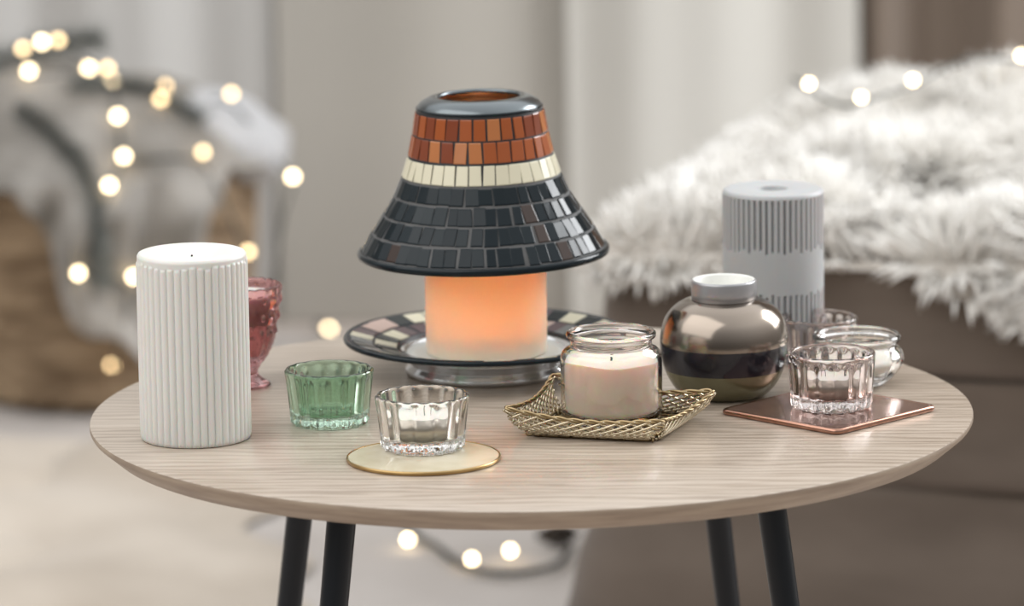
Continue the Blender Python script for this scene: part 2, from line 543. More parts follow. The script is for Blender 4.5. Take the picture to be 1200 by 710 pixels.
# ------------------------------------------------------------------ fluted tealight glasses
def fluted_glass(name, label, loc, r0, r1, h, m, n=16, wall=0.0034, floor=0.0075, depth=0.0011, group=None, rim_round=0.0, rz=0.0, gcat='glass'):
    t = thing(name, label, gcat, loc, rz, group)
    prof = [(0, 0.0009), (r0 * 0.55, 0.0008), (r0 - 0.0035, 0.0), (r0 - 0.0018, 0.0002), (r0 - 0.0004, 0.0014)]
    n_side = 14
    for k in range(n_side + 1):
        q = k / n_side
        prof.append((r0 + (r1 - r0) * q ** 1.3, 0.003 + (h - 0.0045) * q))
    n_out = len(prof)
    prof += [(r1 - 0.0003, h - 0.0007), (r1 - 0.0012, h), (r1 - 0.0022, h), (r1 - 0.003, h - 0.0008)]
    ri0 = r0 - wall
    for k in range(n_side + 1):
        q = 1 - k / n_side
        prof.append((ri0 + (r1 - wall - ri0) * q ** 1.3, floor + 0.002 + (h - 0.004 - floor) * q))
    prof += [(ri0 - 0.0008, floor + 0.0006), (ri0 - 0.0025, floor), (ri0 * 0.5, floor), (0, floor)]

    def m_(rr, z, th, i):
        s = abs(math.cos(n * th / 2))
        lobe = 1 - s ** 1.6                      # 0 at the ridges, 1 in the flutes
        if rim_round: lobe *= 1 - rim_round * min(1, max(0, (z - h * 0.84) / (h * 0.06)))
        if i == 0 or i >= len(prof) - 1: return rr, z
        if i < 3: return rr, z
        if i < 5: return rr - depth * lobe, z + 0.0012 * lobe
        if i < n_out + 2: return rr - depth * lobe, z
        if i < n_out + 4: return rr - depth * 0.6 * lobe, z
        if i < len(prof) - 4: return rr + depth * 0.35 * lobe, z
        return rr, z
    bm = bmesh.new()
    lathe(bm, prof, n * 12, m_)
    fix_normals(bm)
    obj('bowl', bm, m, t)
    return t


def tealight(name, label, loc, r, h, m_wax):
    t = thing(name, label, 'candle', loc)
    bm = bmesh.new()
    lathe(bm, [(0, 0.0005), (r - 0.0008, 0.0005), (r - 0.0004, 0.001), (r - 0.0004, h - 0.0010), (r - 0.001, h - 0.0004), (r * 0.8, h - 0.0008), (r * 0.5, h - 0.0012), (0, h - 0.0010)], 48)
    fix_normals(bm)
    obj('wax', bm, m_wax, t)
    bm = bmesh.new()
    lathe(bm, [(0, 0), (r, 0), (r, h), (r - 0.0003, h), (r - 0.0003, 0.0003), (0, 0.0003)], 48)
    fix_normals(bm)
    obj('cup', bm, M['tin'], t)
    bm = bmesh.new()
    tube(bm, [(0, 0, h - 0.0015), (0.0003, 0, h + 0.002), (0.001, 0.0003, h + 0.0042)], 0.0006, 6)
    obj('wick', bm, M['wick'], t)
    return t


fluted_glass('tealight_glass', 'empty green fluted tealight glass standing on the table beside the ribbed white candle', (-0.136, -0.030, TZ), 0.0268, 0.0302, 0.0378, M['green_glass'], n=16, depth=0.0012, rim_round=0.5, rz=0.1)
# gold-rimmed round coaster and the clear glass on it
GC = (-0.0712, -0.1470, TZ)
coaster = thing('coaster', 'round cream coaster with a thin gold rim under the clear glass', 'coaster', GC)
bm = bmesh.new()
lathe(bm, [(0, 0.0023), (0.0494, 0.0023), (0.0494, 0.0006), (0, 0.0006)], 128)
fix_normals(bm)
o = obj('plate', bm, M['enamel'], coaster); o.modifiers.new('split', 'EDGE_SPLIT')
bm = bmesh.new()
lathe(bm, [(0.0494, 0.0), (0.0503, 0.0004), (0.0506, 0.0014), (0.0503, 0.0026), (0.0497, 0.0029), (0.0492, 0.0025), (0.0490, 0.0)], 128, close=True)
fix_normals(bm)
tag(obj('rim', bm, M['gold_rim'], coaster), 'thin gold metal rim')
G1 = (-0.0719, -0.1230, TZ + 0.0025)
fluted_glass('tealight_glass', 'clear fluted tealight glass standing on the round cream coaster', G1, 0.0278, 0.0312, 0.0362, M['clear_glass'], n=16, depth=0.0014, rz=0.05)
tealight('tealight', 'unlit white tealight inside the clear fluted glass on the cream coaster', (G1[0], G1[1], G1[2] + 0.0076), 0.0200, 0.0150, M['tealight_wax'])

# copper square coaster and the mauve glass on it
L_, F_, R_ = Vector((0.1262, -0.0220, 0)), Vector((0.2015, -0.0945, 0)), Vector((0.2766, -0.0175, 0))
ctr = (L_ + R_) / 2
ang = math.atan2((R_ - F_).y, (R_ - F_).x)
cc = thing('coaster', 'square shiny copper coaster under the mauve fluted glass', 'coaster', (ctr.x, ctr.y, TZ), ang)
def rounded_square(half, rad, n=8):
    pts = []
    for q, (sx, sy) in enumerate(((1, 1), (-1, 1), (-1, -1), (1, -1))):
        for k in range(n + 1):
            a = PI / 2 * (q + k / n)
            pts.append((sx * (half - rad) + rad * math.cos(a), sy * (half - rad) + rad * math.sin(a)))
    return pts
def loft(bm, loops, mat_of=lambda i: 0, caps=(True, True), cap_mat=(0, 0)):
    rings = [[bm.verts.new(p) for p in lp] for lp in loops]
    for i in range(len(rings) - 1):
        A, B = rings[i], rings[i + 1]
        for k in range(len(A)):
            bm.faces.new((A[k], A[(k + 1) % len(A)], B[(k + 1) % len(A)], B[k])).material_index = mat_of(i)
    if caps[0]: bm.faces.new(list(reversed(rings[0]))).material_index = cap_mat[0]
    if caps[1]: bm.faces.new(rings[-1]).material_index = cap_mat[1]
bm = bmesh.new()
loops = []
for (hf, z) in ((0.0515, 0.0), (0.0524, 0.0008), (0.0526, 0.0022), (0.0522, 0.0034), (0.0514, 0.0040), (0.0505, 0.0040), (0.0498, 0.0036)):
    loops.append([(x, y, z) for x, y in rounded_square(hf, 0.006)])
loft(bm, loops)
obj('plate', bm, [M['copper'], M['copper_top']], cc)
bm = bmesh.new()
loft(bm, [[(x, y, z) for x, y in rounded_square(0.0496, 0.005)] for z in (0.0030, 0.00375)])
obj('enamel_panel', bm, M['copper_top'], cc, smooth=False)
G2 = (0.2036, -0.0175, TZ + 0.0040)
fluted_glass('tealight_glass', 'mauve tinted fluted tealight glass standing on the square copper coaster', G2, 0.0278, 0.0298, 0.0378, M['mauve_glass'], n=18, depth=0.0016, rim_round=0.95)
tealight('tealight', 'unlit white tealight inside the mauve glass on the copper coaster', (G2[0], G2[1], G2[2] + 0.0076), 0.0195, 0.0140, M['tealight_wax'])
fluted_glass('tealight_glass', 'mauve fluted tealight glass standing between the globe holder and the pale grey candle', (0.2045, 0.1455, TZ), 0.0258, 0.0280, 0.0345, M['mauve_glass'], n=18, depth=0.0013, rim_round=0.95)

# squat lobed clear glass pot
def lobed_pot():
    t = thing('tealight_glass', 'squat clear glass pot with bulging lobes and a thick rim behind the copper coaster', 'glass', (0.2270, 0.0760, TZ))
    t.scale = (1.02, 1.02, 1.22)
    outer = catmull_prof([(0.016, 0.0), (0.0195, 0.0006), (0.0235, 0.003), (0.0295, 0.0085), (0.0322, 0.0145), (0.0305, 0.0195), (0.0275, 0.0222), (0.0272, 0.0238), (0.0292, 0.0252), (0.0300, 0.0270), (0.0290, 0.0287)], 5)
    inner = catmull_prof([(0.0278, 0.0288), (0.0262, 0.0270), (0.0250, 0.0236), (0.0255, 0.0210), (0.0278, 0.0175), (0.0288, 0.0145), (0.0262, 0.0095), (0.0205, 0.0058), (0.012, 0.0050)], 5)
    prof = [(0, 0.0007)] + outer + inner + [(0, 0.0050)]

    def m_(rr, z, th, i):
        w = max(0, 1 - abs(z - 0.0125) / 0.0095)
        lobe = abs(math.cos(6 * th)) ** 0.7
        k = 0.0022 if 0 < i <= len(outer) else 0.0010
        return rr - k * (1 - lobe) * w ** 0.6, z
    bm = bmesh.new()
    lathe(bm, prof, 144, m_); fix_normals(bm)
    obj('bowl', bm, M['clear_glass'], t)
    bm = bmesh.new()
    lathe(bm, [(0, 0.0054), (0.012, 0.0054), (0.0200, 0.0063), (0.0252, 0.0096), (0.0268, 0.0125), (0.0264, 0.0138), (0.015, 0.0134), (0, 0.0132)], 64); fix_normals(bm)
    tag(obj('candle_wax', bm, M['tealight_wax'], t), 'off-white wax in the bottom of the pot')


lobed_pot()

# ------------------------------------------------------------------ embossed rose glass goblet
def goblet():
    t = thing('goblet', 'embossed rose pink glass goblet behind the ribbed white candle', 'goblet', (-0.2000, 0.0971, TZ))
    outer = catmull_prof([(0.0150, 0.0), (0.0182, 0.0008), (0.0180, 0.0026), (0.0140, 0.0050), (0.0105, 0.0080), (0.0098, 0.0105), (0.0115, 0.0150), (0.0170, 0.0230), (0.0215, 0.0340), (0.0243, 0.0470), (0.0262, 0.0600), (0.0272, 0.0690), (0.0274, 0.0716)], 7)
    inner = catmull_prof([(0.0262, 0.0724), (0.0250, 0.0690), (0.0240, 0.0600), (0.0220, 0.0470), (0.0190, 0.0340), (0.0140, 0.0235), (0.0070, 0.0185)], 5)
    prof = [(0, 0.002)] + outer + inner + [(0, 0.0180)]
    no = len(outer)

    def m_(rr, z, th, i):
        if not (0 < i <= no) or z < 0.013:
            if i > no and z > 0.0705: return rr, z + 0.0006 * abs(math.cos(12 * th))
            return rr, z
        if z > 0.066:
            return rr + 0.0011 * abs(math.cos(12 * th)) * math.sin(PI * min(1, (z - 0.0655) / 0.0065)) , z + 0.0006 * abs(math.cos(12 * th)) * (z > 0.070)
        if z > 0.038:
            u = th * 9; v = (z - 0.038) * 260
            return rr + 0.0018 * math.sin(u + v) * math.sin(u * 1.0 - v) + 0.0005 * math.sin(3 * u) * math.sin(2.2 * v), z
        return rr + 0.0007 * abs(math.cos(9 * th)) * min(1, (z - 0.013) / 0.006) + 0.0003 * math.sin(z * 1500), z
    bm = bmesh.new()
    lathe(bm, prof, 180, m_); fix_normals(bm)
    obj('bowl', bm, M['pink_glass'], t)
    bm = bmesh.new()
    lathe(bm, [(0, 0.0460), (0.0200, 0.0460), (0.0228, 0.0600), (0.0232, 0.0655), (0.0215, 0.0662), (0, 0.0655)], 48); fix_normals(bm)
    tag(obj('candle_wax', bm, M['tealight_wax'], t), 'off-white candle wax filling the top')


goblet()

# ------------------------------------------------------------------ mosaic dish, candle and shade
DX, DY = -0.0303, 0.1355
def tile_ring(bm, prof_fn, q0, q1, n, gap, lift, mats, rng, phase=0.0, jit=0.1, curve=3):
    """one ring of raised tiles between two positions of a profile; prof_fn(q) -> (r, z, nr, nz)"""
    for k in range(n):
        a0 = 2 * PI * (k + phase) / n + rng.uniform(-jit, jit) * 2 * PI / n * 0.5
        a1 = 2 * PI * (k + 1 + phase) / n + rng.uniform(-jit, jit) * 2 * PI / n * 0.5
        dq = (q1 - q0)
        s0 = q0 + dq * rng.uniform(0.0, jit * 0.22); s1 = q1 - dq * rng.uniform(0.0, jit * 0.22)
        tw = rng.uniform(-0.06, 0.06) * (a1 - a0)
        rm = prof_fn((q0 + q1) / 2)[0]
        g = gap / rm / 2
        mi = mats(k)
        tilt = rng.uniform(-0.00012, 0.00012); tilt2 = rng.uniform(-0.00012, 0.00012)
        lo, hi = [], []
        for (a, q, ti) in ((a0 + g - tw, s0, tilt), (a1 - g - tw, s0, tilt2), (a1 - g + tw, s1, -tilt), (a0 + g + tw, s1, -tilt2)):
            r, z, nr, nz = prof_fn(q)
            for lst, l in ((lo, -0.0003), (hi, lift + ti)):
                lst.append(bm.verts.new(((r + nr * l) * math.cos(a), (r + nr * l) * math.sin(a), z + nz * l)))
        c = sum((v.co for v in hi), Vector()) / 4
        hi2 = [bm.verts.new(v.co * 0.90 + c * 0.10 + (v.co - lo[i].co).normalized() * 0.0002) for i, v in enumerate(hi)]
        fs = [bm.faces.new(hi2)]
        for i in range(4):
            j = (i + 1) % 4
            fs.append(bm.faces.new((lo[i], lo[j], hi[j], hi[i])))
            fs.append(bm.faces.new((hi[i], hi[j], hi2[j], hi2[i])))
        for f in fs: f.material_index = mi


def poly_fn(pts):
    pts = catmull_prof(pts, 10)
    d = [0]
    for a, b in zip(pts, pts[1:]): d.append(d[-1] + math.hypot(b[0] - a[0], b[1] - a[1]))
    T = d[-1]

    def fn(q):
        s = max(0, min(1, q)) * T
        for i in range(len(d) - 1):
            if s <= d[i + 1] + 1e-12:
                u = (s - d[i]) / max(1e-9, d[i + 1] - d[i])
                (ra, za), (rb, zb) = pts[i], pts[i + 1]
                dr, dz = rb - ra, zb - za
                l = math.hypot(dr, dz) or 1
                return ra + dr * u, za + dz * u, -dz / l, dr / l
        return (*pts[-1], 0, 1)
    return fn, pts, T


def mosaic_dish():
    t = thing('mosaic_dish', 'glass dish with a wide mosaic rim holding the lit candle', 'dish', (DX, DY, TZ))
    # clear glass foot and bowl, rim flaring out flat
    prof = [(0, 0.004), (0.044, 0.004), (0.050, 0.0), (0.0565, 0.0), (0.0578, 0.0014), (0.0575, 0.0045), (0.0545, 0.0070), (0.0545, 0.0085), (0.0575, 0.0100), (0.0600, 0.0130), (0.0625, 0.0150), (0.070, 0.0172), (0.0985, 0.0246), (0.0992, 0.0254),
            (0.0985, 0.0262), (0.070, 0.0190), (0.0600, 0.0168), (0.0575, 0.0155), (0.0560, 0.0142), (0.050, 0.0132), (0, 0.0130)]
    bm = bmesh.new(); lathe(bm, prof, 160); fix_normals(bm)
    obj('glass_base', bm, M['dish_glass'], t)
    # white reflective liner in the bottom
    bm = bmesh.new(); lathe(bm, [(0, 0.0134), (0.0495, 0.0137), (0.0565, 0.0150), (0.0565, 0.0154), (0.0495, 0.0142), (0, 0.0139)], 96); fix_normals(bm)
    tag(obj('liner', bm, M['white_ceramic'], t), 'off-white inner floor of the dish')
    # mosaic rim: grout ring and tiles on it
    bm = bmesh.new(); lathe(bm, [(0.0608, 0.0182), (0.0700, 0.0203), (0.0985, 0.0272), (0.1003, 0.0264), (0.1008, 0.0254), (0.1002, 0.0242), (0.0992, 0.0240), (0.0996, 0.0256), (0.0985, 0.0263), (0.0700, 0.0192), (0.0608, 0.0172)], 160, close=True); fix_normals(bm)
    rim = obj('rim', bm, M['grout'], t)
    fn, pts, T = poly_fn([(0.0985, 0.0272), (0.0800, 0.0227), (0.0620, 0.0184)])
    rng = random.Random(8)
    bm = bmesh.new()
    pick = lambda k: rng.choice([0, 0, 1, 2, 2, 2, 2, 3, 4])
    tile_ring(bm, lambda q: (*fn(q)[:2], -0.235, 0.97), 0.05, 0.48, 36, 0.0008, 0.0004, pick, rng, 0.0, 0.3)
    tile_ring(bm, lambda q: (*fn(q)[:2], -0.235, 0.97), 0.52, 0.95, 30, 0.0008, 0.0004, pick, rng, 0.4, 0.3)
    fix_normals(bm)
    ob = bmesh.new()
    lathe(ob, [(0.0996 + 0.0017 * math.cos(a), 0.0254 + 0.0019 * math.sin(a)) for a in [2 * PI * k / 12 for k in range(12)]], 160, close=True); fix_normals(ob)
    obj('outer_bead', ob, M['tile_dark'], rim)
    obj('mosaic_tiles', bm, [M['tile_cream'], M['tile_pink'], M['tile_dark2'], M['tile_plum'], M['tile_grey']], rim, smooth=False)


mosaic_dish()
ZC = 0.0141                     # the candle stands on the liner
FLZ = 0.1052                    # height of its top, where the shade rests

def lit_candle():
    t = thing('pillar_candle', 'lit cream candle glowing orange under the mosaic lamp shade', 'candle', (DX, DY, TZ + ZC))
    r, h = 0.0428, FLZ - ZC
    w = 0.0058
    well = 0.012
    bm = bmesh.new()
    lathe(bm, [(0, 0), (r - 0.0015, 0), (r - 0.0004, 0.0006), (r, 0.002), (r, h * 0.3), (r, h * 0.6), (r, h - 0.0015), (r - 0.0005, h - 0.0003), (r - 0.0015, h), (r - w + 0.001, h), (r - w, h - 0.001),
               (r - w, h * 0.7), (r - w - 0.0005, well + 0.006), (r - w - 0.003, well + 0.0015), (r - w - 0.008, well), (0, well - 0.001)], 96)
    fix_normals(bm)
    obj('wax_body', bm, M['cream_wax'], t)
    bm = bmesh.new()
    tube(bm, [(0, 0, well - 0.002), (0.0004, 0, well + 0.005), (0.0015, 0, well + 0.010)], 0.0009, 8)
    wk = obj('wick', bm, M['wick'], t)
    bm = bmesh.new()
    lathe(bm, catmull_prof([(0, well + 0.007), (0.0030, well + 0.0095), (0.0043, well + 0.014), (0.0034, well + 0.021), (0.0016, well + 0.028), (0, well + 0.034)], 5), 24)
    fix_normals(bm)
    obj('flame', bm, emitter('flame', (1.0, 0.50, 0.16), 14), t)
    d = bpy.data.lights.new('flame_light', 'POINT')
    d.energy, d.color, d.shadow_soft_size = 0.070, (1.0, 0.60, 0.36), 0.010
    lo = link(bpy.data.objects.new('flame_light', d))
    lo.location = (DX, DY, TZ + ZC + well + 0.028)


lit_candle()


def mosaic_shade():
    t = thing('mosaic_lampshade', 'bell-shaped mosaic lamp shade with orange, cream and black tiles over the lit candle', 'lamp shade', (DX, DY, TZ))
    t.rotation_euler = (0, math.radians(-0.8), 0)
    pr = [(0.0858, 0.0885), (0.0815, 0.0968), (0.0745, 0.1070), (0.0680, 0.1170), (0.0610, 0.1285), (0.0562, 0.1390), (0.0528, 0.1490), (0.0500, 0.1590), (0.0478, 0.1690), (0.0458, 0.1790), (0.0443, 0.1885)]
    fn, pts, T = poly_fn(pr)
    # shell: outer grout face, gunmetal shoulder, silvered inside
    bm = bmesh.new()
    top = [(0.0440, 0.1900), (0.0415, 0.1932), (0.0360, 0.1962), (0.0322, 0.1972), (0.0300, 0.1974), (0.0288, 0.1966), (0.0284, 0.1950)]
    inn = [(r - 0.0024, z) for r, z in reversed(pts)]
    cut = int(len(pts) * 0.55)
    lathe(bm, [(0.0862, 0.0846), (0.0872, 0.0868)] + pts[:cut + 1], 160, mat=3)
    lathe(bm, pts[cut:], 160, mat=0)
    lathe(bm, [pts[-1]] + top, 160, mat=1)
    lathe(bm, [top[-1], (0.0325, 0.1925), (0.0405, 0.1885)] + inn + [(0.0846, 0.0850), (0.0862, 0.0846)], 160, mat=2)
    bmesh.ops.remove_doubles(bm, verts=bm.verts[:], dist=1e-6); fix_normals(bm)
    obj('shell', bm, [M['grout'], M['shade_top'], M['shade_inside'], M['grey_grout']], t)
    # rounded dark bead on the lower edge
    bm = bmesh.new()
    lathe(bm, [(0.0870 + 0.0019 * math.cos(a), 0.0868 + 0.0027 * math.sin(a)) for a in [2 * PI * k / 14 for k in range(14)]], 160, close=True); fix_normals(bm)
    obj('lower_bead', bm, M['tile_dark'], t)
    bm = bmesh.new()
    lathe(bm, [(0.0436 + 0.0012 * math.cos(a), 0.1893 + 0.0012 * math.sin(a)) for a in [2 * PI * k / 10 for k in range(10)]], 160, close=True); fix_normals(bm)
    obj('upper_bead', bm, M['tile_dark'], t)
    # support ring that rests on the candle
    bm = bmesh.new()
    rr = 0.0725
    lathe(bm, [(0.0385, FLZ + 0.0002), (rr, FLZ + 0.0002), (rr, FLZ + 0.0012), (0.0385, FLZ + 0.0012)], 96, close=True); fix_normals(bm)
    obj('support_ring', bm, M['shade_top'], t, smooth=False)
    # tiles
    rng = random.Random(5)
    bm = bmesh.new()
    dark = lambda k: rng.choices([0, 1, 2], [60, 32, 8])[0]
    orange = lambda k: rng.choices([3, 4, 5], [50, 25, 25])[0]
    rows = [(0.010, 0.142, 54, dark), (0.150, 0.282, 50, dark), (0.290, 0.420, 45, dark), (0.428, 0.548, 39, dark),
            (0.560, 0.690, 36, lambda k: 6), (0.703, 0.838, 30, orange), (0.846, 0.985, 30, orange)]
    for q0, q1, n, pick in rows:
        tile_ring(bm, lambda q: (fn(q)[0], fn(q)[1], abs(fn(q)[2]), fn(q)[3] if fn(q)[3] > 0 else -fn(q)[3]), q0, q1, n, 0.0009 if n > 30 else 0.0012, 0.0006, pick, rng, rng.random(), 0.32 if n > 36 else 0.10)
    fix_normals(bm)
    obj('mosaic_tiles', bm, [M['tile_dark'], M['tile_dark2'], M['tile_dark3'], M['tile_orange'], M['tile_orange2'], M['tile_orange3'], M['tile_cream']], t, smooth=False)


mosaic_shade()

# ------------------------------------------------------------------ woven wire tray
def wire_tray():
    FL, FR, BR = on_z(621, 511, TZ), on_z(766, 518, TZ), on_z(806, 488, TZ)
    BL = FL + BR - FR
    RZ = [0.0215, 0.0165, 0.0235, 0.0215]
    rFL, rFR, rBR = on_z(590, 478, TZ + RZ[0]), on_z(776, 493, TZ + RZ[1]), on_z(839, 457, TZ + RZ[2])
    rBL = rFL + rBR - rFR + Vector((-0.004, 0.006, 0.002))
    c = (FL + FR + BR + BL) / 4; c.z = TZ
    t = thing('wire_tray', 'square woven gold wire tray holding the pink candle jar', 'tray', c)
    base = [Vector(p) - c for p in (FL, FR, BR, BL)]
    rim = [Vector(p) - c for p in (rFL, rFR, rBR, rBL)]
    rb = 0.0013
    for b in base: b.z = rb

    def side(i, u, v):
        """point on side i; u along, v from base to rim, the rim sagging between the corners"""
        j = (i + 1) % 4
        # soften corners of the base
        b = base[i].lerp(base[j], u); r = rim[i].lerp(rim[j], u)
        s = math.sin(PI * u)
        mid = (base[i] + base[j]) / 2; out = Vector((mid.x, mid.y, 0)).normalized()
        r = r + Vector((0, 0, -0.0055 * s)) - out * 0.0035 * s
        p = b.lerp(r, v)
        return p + out * 0.0035 * math.sin(PI * v) + Vector((0, 0, -0.0015 * math.sin(PI * v)))
    # base frame: doubled wire with bindings
    bm = bmesh.new()
    ring = []
    for i in range(4):
        j = (i + 1) % 4
        for k in range(9):
            ring.append(base[i].lerp(base[j], 0.05 + 0.9 * k / 8))
    tube(bm, ring, rb, 8, closed=True)
    tube(bm, [p * 1.0 + Vector((p.x, p.y, 0)).normalized() * 0.0008 + Vector((0, 0, 0.0026)) for p in ring], 0.0011, 8, closed=True)
    for i in range(4):
        for u in (0.04, 0.27, 0.5, 0.73, 0.96):
            j = (i + 1) % 4
            p = base[i].lerp(base[j], u); q = base[i].lerp(base[j], u + 0.045)
            o_ = Vector(((base[i] + base[j]) / 2)); o_.z = 0; o_.normalize()
            lp = []
            for k in range(13):
                a = 2 * PI * k / 12
                lp.append(p.lerp(q, k / 12) + o_ * (0.0004 + 0.0021 * math.cos(a)) + Vector((0, 0, 0.0013 + 0.0026 * math.sin(a))))
            for v in lp: v.z = max(v.z, 0.0008)
            tube(bm, lp, 0.0008, 6)
    obj('base_frame', bm, M['brass'], t)
    # woven floor
    bm = bmesh.new()
    for k in range(1, 9):
        a = k / 9
        for (p, q) in ((base[0].lerp(base[1], a), base[3].lerp(base[2], a)), (base[0].lerp(base[3], a), base[1].lerp(base[2], a))):
            tube(bm, [p.lerp(q, s / 12) + Vector((0, 0, 0.0011 + 0.0004 * math.sin(s * PI + k * PI))) for s in range(13)], 0.0007, 6)
    obj('woven_floor', bm, M['brass'], t)
    # woven sides
    bm = bmesh.new()
    for i in range(4):
        N = 10
        for k in range(-5, N + 1):
            for sgn in (1, -1):
                pts = []
                for s in range(15):
                    v = s / 14
                    u = (k + 5 * v ** 0.85) / N + 0.03
                    if sgn < 0: u = 1 - u
                    if u < -0.001 or u > 1.001: continue
                    p = side(i, u, v)
                    j = (i + 1) % 4
                    o_ = ((base[i] + base[j]) / 2); o_ = Vector((o_.x, o_.y, 0)).normalized()
                    pts.append(p + o_ * (0.0005 * sgn))
                if len(pts) > 2:
                    tube(bm, pts, 0.00088, 6)
    obj('woven_side', bm, M['brass_light'], t)
    # twisted rim: two wires wound together
    bm = bmesh.new()
    path = []
    for i in range(4):
        for k in range(40):
            path.append(side(i, k / 40, 1.0))
    path = [sum((path[(q + s) % len(path)] for s in (-2, -1, 0, 1, 2)), Vector()) / 5 for q in range(len(path))]
    for ph in (0, PI):
        pts = []
        for q, p in enumerate(path):
            d = (path[(q + 1) % len(path)] - path[q - 1]).normalized()
            a = d.cross(Vector((0, 0, 1))).normalized(); b = d.cross(a)
            w = q * 2 * PI * 20 / len(path) + ph
            pts.append(p + (a * math.cos(w) + b * math.sin(w)) * 0.0008)
        tube(bm, pts, 0.00095, 7, closed=True)
    obj('twisted_rim', bm, M['brass'], t)


wire_tray()

# ------------------------------------------------------------------ pink candle jar
def candle_jar():
    t = thing('candle_jar', 'pale pink candle in a blush glass jar standing in the gold wire tray', 'candle jar', (0.0540, -0.0455, TZ + 0.0036))
    outer = catmull_prof([(0.0290, 0.0), (0.0322, 0.0008), (0.0336, 0.0035), (0.0341, 0.0120), (0.0342, 0.0300), (0.0341, 0.0410), (0.0334, 0.0452), (0.0312, 0.0480), (0.0282, 0.0497), (0.0275, 0.0512), (0.0275, 0.0540), (0.0281, 0.0552), (0.0298, 0.0562), (0.0303, 0.0578), (0.0299, 0.0594)], 6)
    inner = catmull_prof([(0.0288, 0.0602), (0.0272, 0.0598), (0.0254, 0.0576), (0.0250, 0.0540), (0.0252, 0.0510), (0.0270, 0.0488), (0.0306, 0.0455), (0.0315, 0.0410), (0.0317, 0.0300), (0.0316, 0.0120), (0.0308, 0.0062), (0.0270, 0.0050)], 6)
    bm = bmesh.new(); lathe(bm, [(0, 0.001)] + outer + inner + [(0, 0.0050)], 128); fix_normals(bm)
    obj('glass_jar', bm, M['blush_glass'], t)
    bm = bmesh.new()

    def m_(rr, z, th, i):
        if z > 0.038: return rr, z + 0.0007 * math.sin(2 * th + 0.6) * rr / 0.031 + 0.0004 * math.sin(5 * th) * rr / 0.031
        return rr, z
    lathe(bm, catmull_prof([(0.0002, 0.0053), (0.0262, 0.0053), (0.0303, 0.0066), (0.0312, 0.0120), (0.0313, 0.0280), (0.0312, 0.0385), (0.0310, 0.0408), (0.0300, 0.0406), (0.0250, 0.0396), (0.0150, 0.0389), (0.0002, 0.0386)], 4), 96, m_); fix_normals(bm)
    wax = obj('candle_wax', bm, M['pink_wax'], t)
    bm = bmesh.new(); tube(bm, [(0, 0, 0.0380), (0.0002, -0.0003, 0.0410), (0.0012, -0.0008, 0.0430)], 0.0007, 8)
    obj('wick', bm, M['wick'], wax)


candle_jar()

# ------------------------------------------------------------------ globe candle holder
def globe_holder():
    t = thing('globe_candle_holder', 'round glossy holder with taupe mirror, navy and olive bands and a silver collar', 'candle holder', (0.1335, 0.0430, TZ))
    t.scale = (1.03, 1.03, 1.045)
    full = catmull_prof([(0.0240, 0.0), (0.0290, 0.0022), (0.0350, 0.0085), (0.0402, 0.0190), (0.0427, 0.0320), (0.0425, 0.0420), (0.0395, 0.0520), (0.0340, 0.0590), (0.0280, 0.0630), (0.0235, 0.0648)], 8)
    bm = bmesh.new()
    zs = (0.0195, 0.0355)
    lathe(bm, [(0, 0.0012)] + full + [(0.0222, 0.0650), (0.0210, 0.0648)], 160)
    for f in bm.faces:
        z = f.calc_center_median().z
        f.material_index = 0 if z > zs[1] else (1 if z > zs[0] else 2)
    fix_normals(bm)
    obj('globe_body', bm, [M['mirror_glaze'], M['navy_glaze'], M['olive_glaze']], t)
    bm = bmesh.new()
    lathe(bm, [(0.0205, 0.0640), (0.0215, 0.0645), (0.0217, 0.0700), (0.0217, 0.0762), (0.0213, 0.0774), (0.0205, 0.0778)], 96, mat=0)
    lathe(bm, [(0.0205, 0.0778), (0.0192, 0.0776), (0.0186, 0.0768), (0.0184, 0.0700), (0.0182, 0.0640), (0, 0.0636)], 96, mat=1)
    bmesh.ops.remove_doubles(bm, verts=bm.verts[:], dist=1e-6); fix_normals(bm)
    tag(obj('collar', bm, [M['silver_collar'], M['white_ceramic']], t), 'silver grey collar, white inside')


globe_holder()

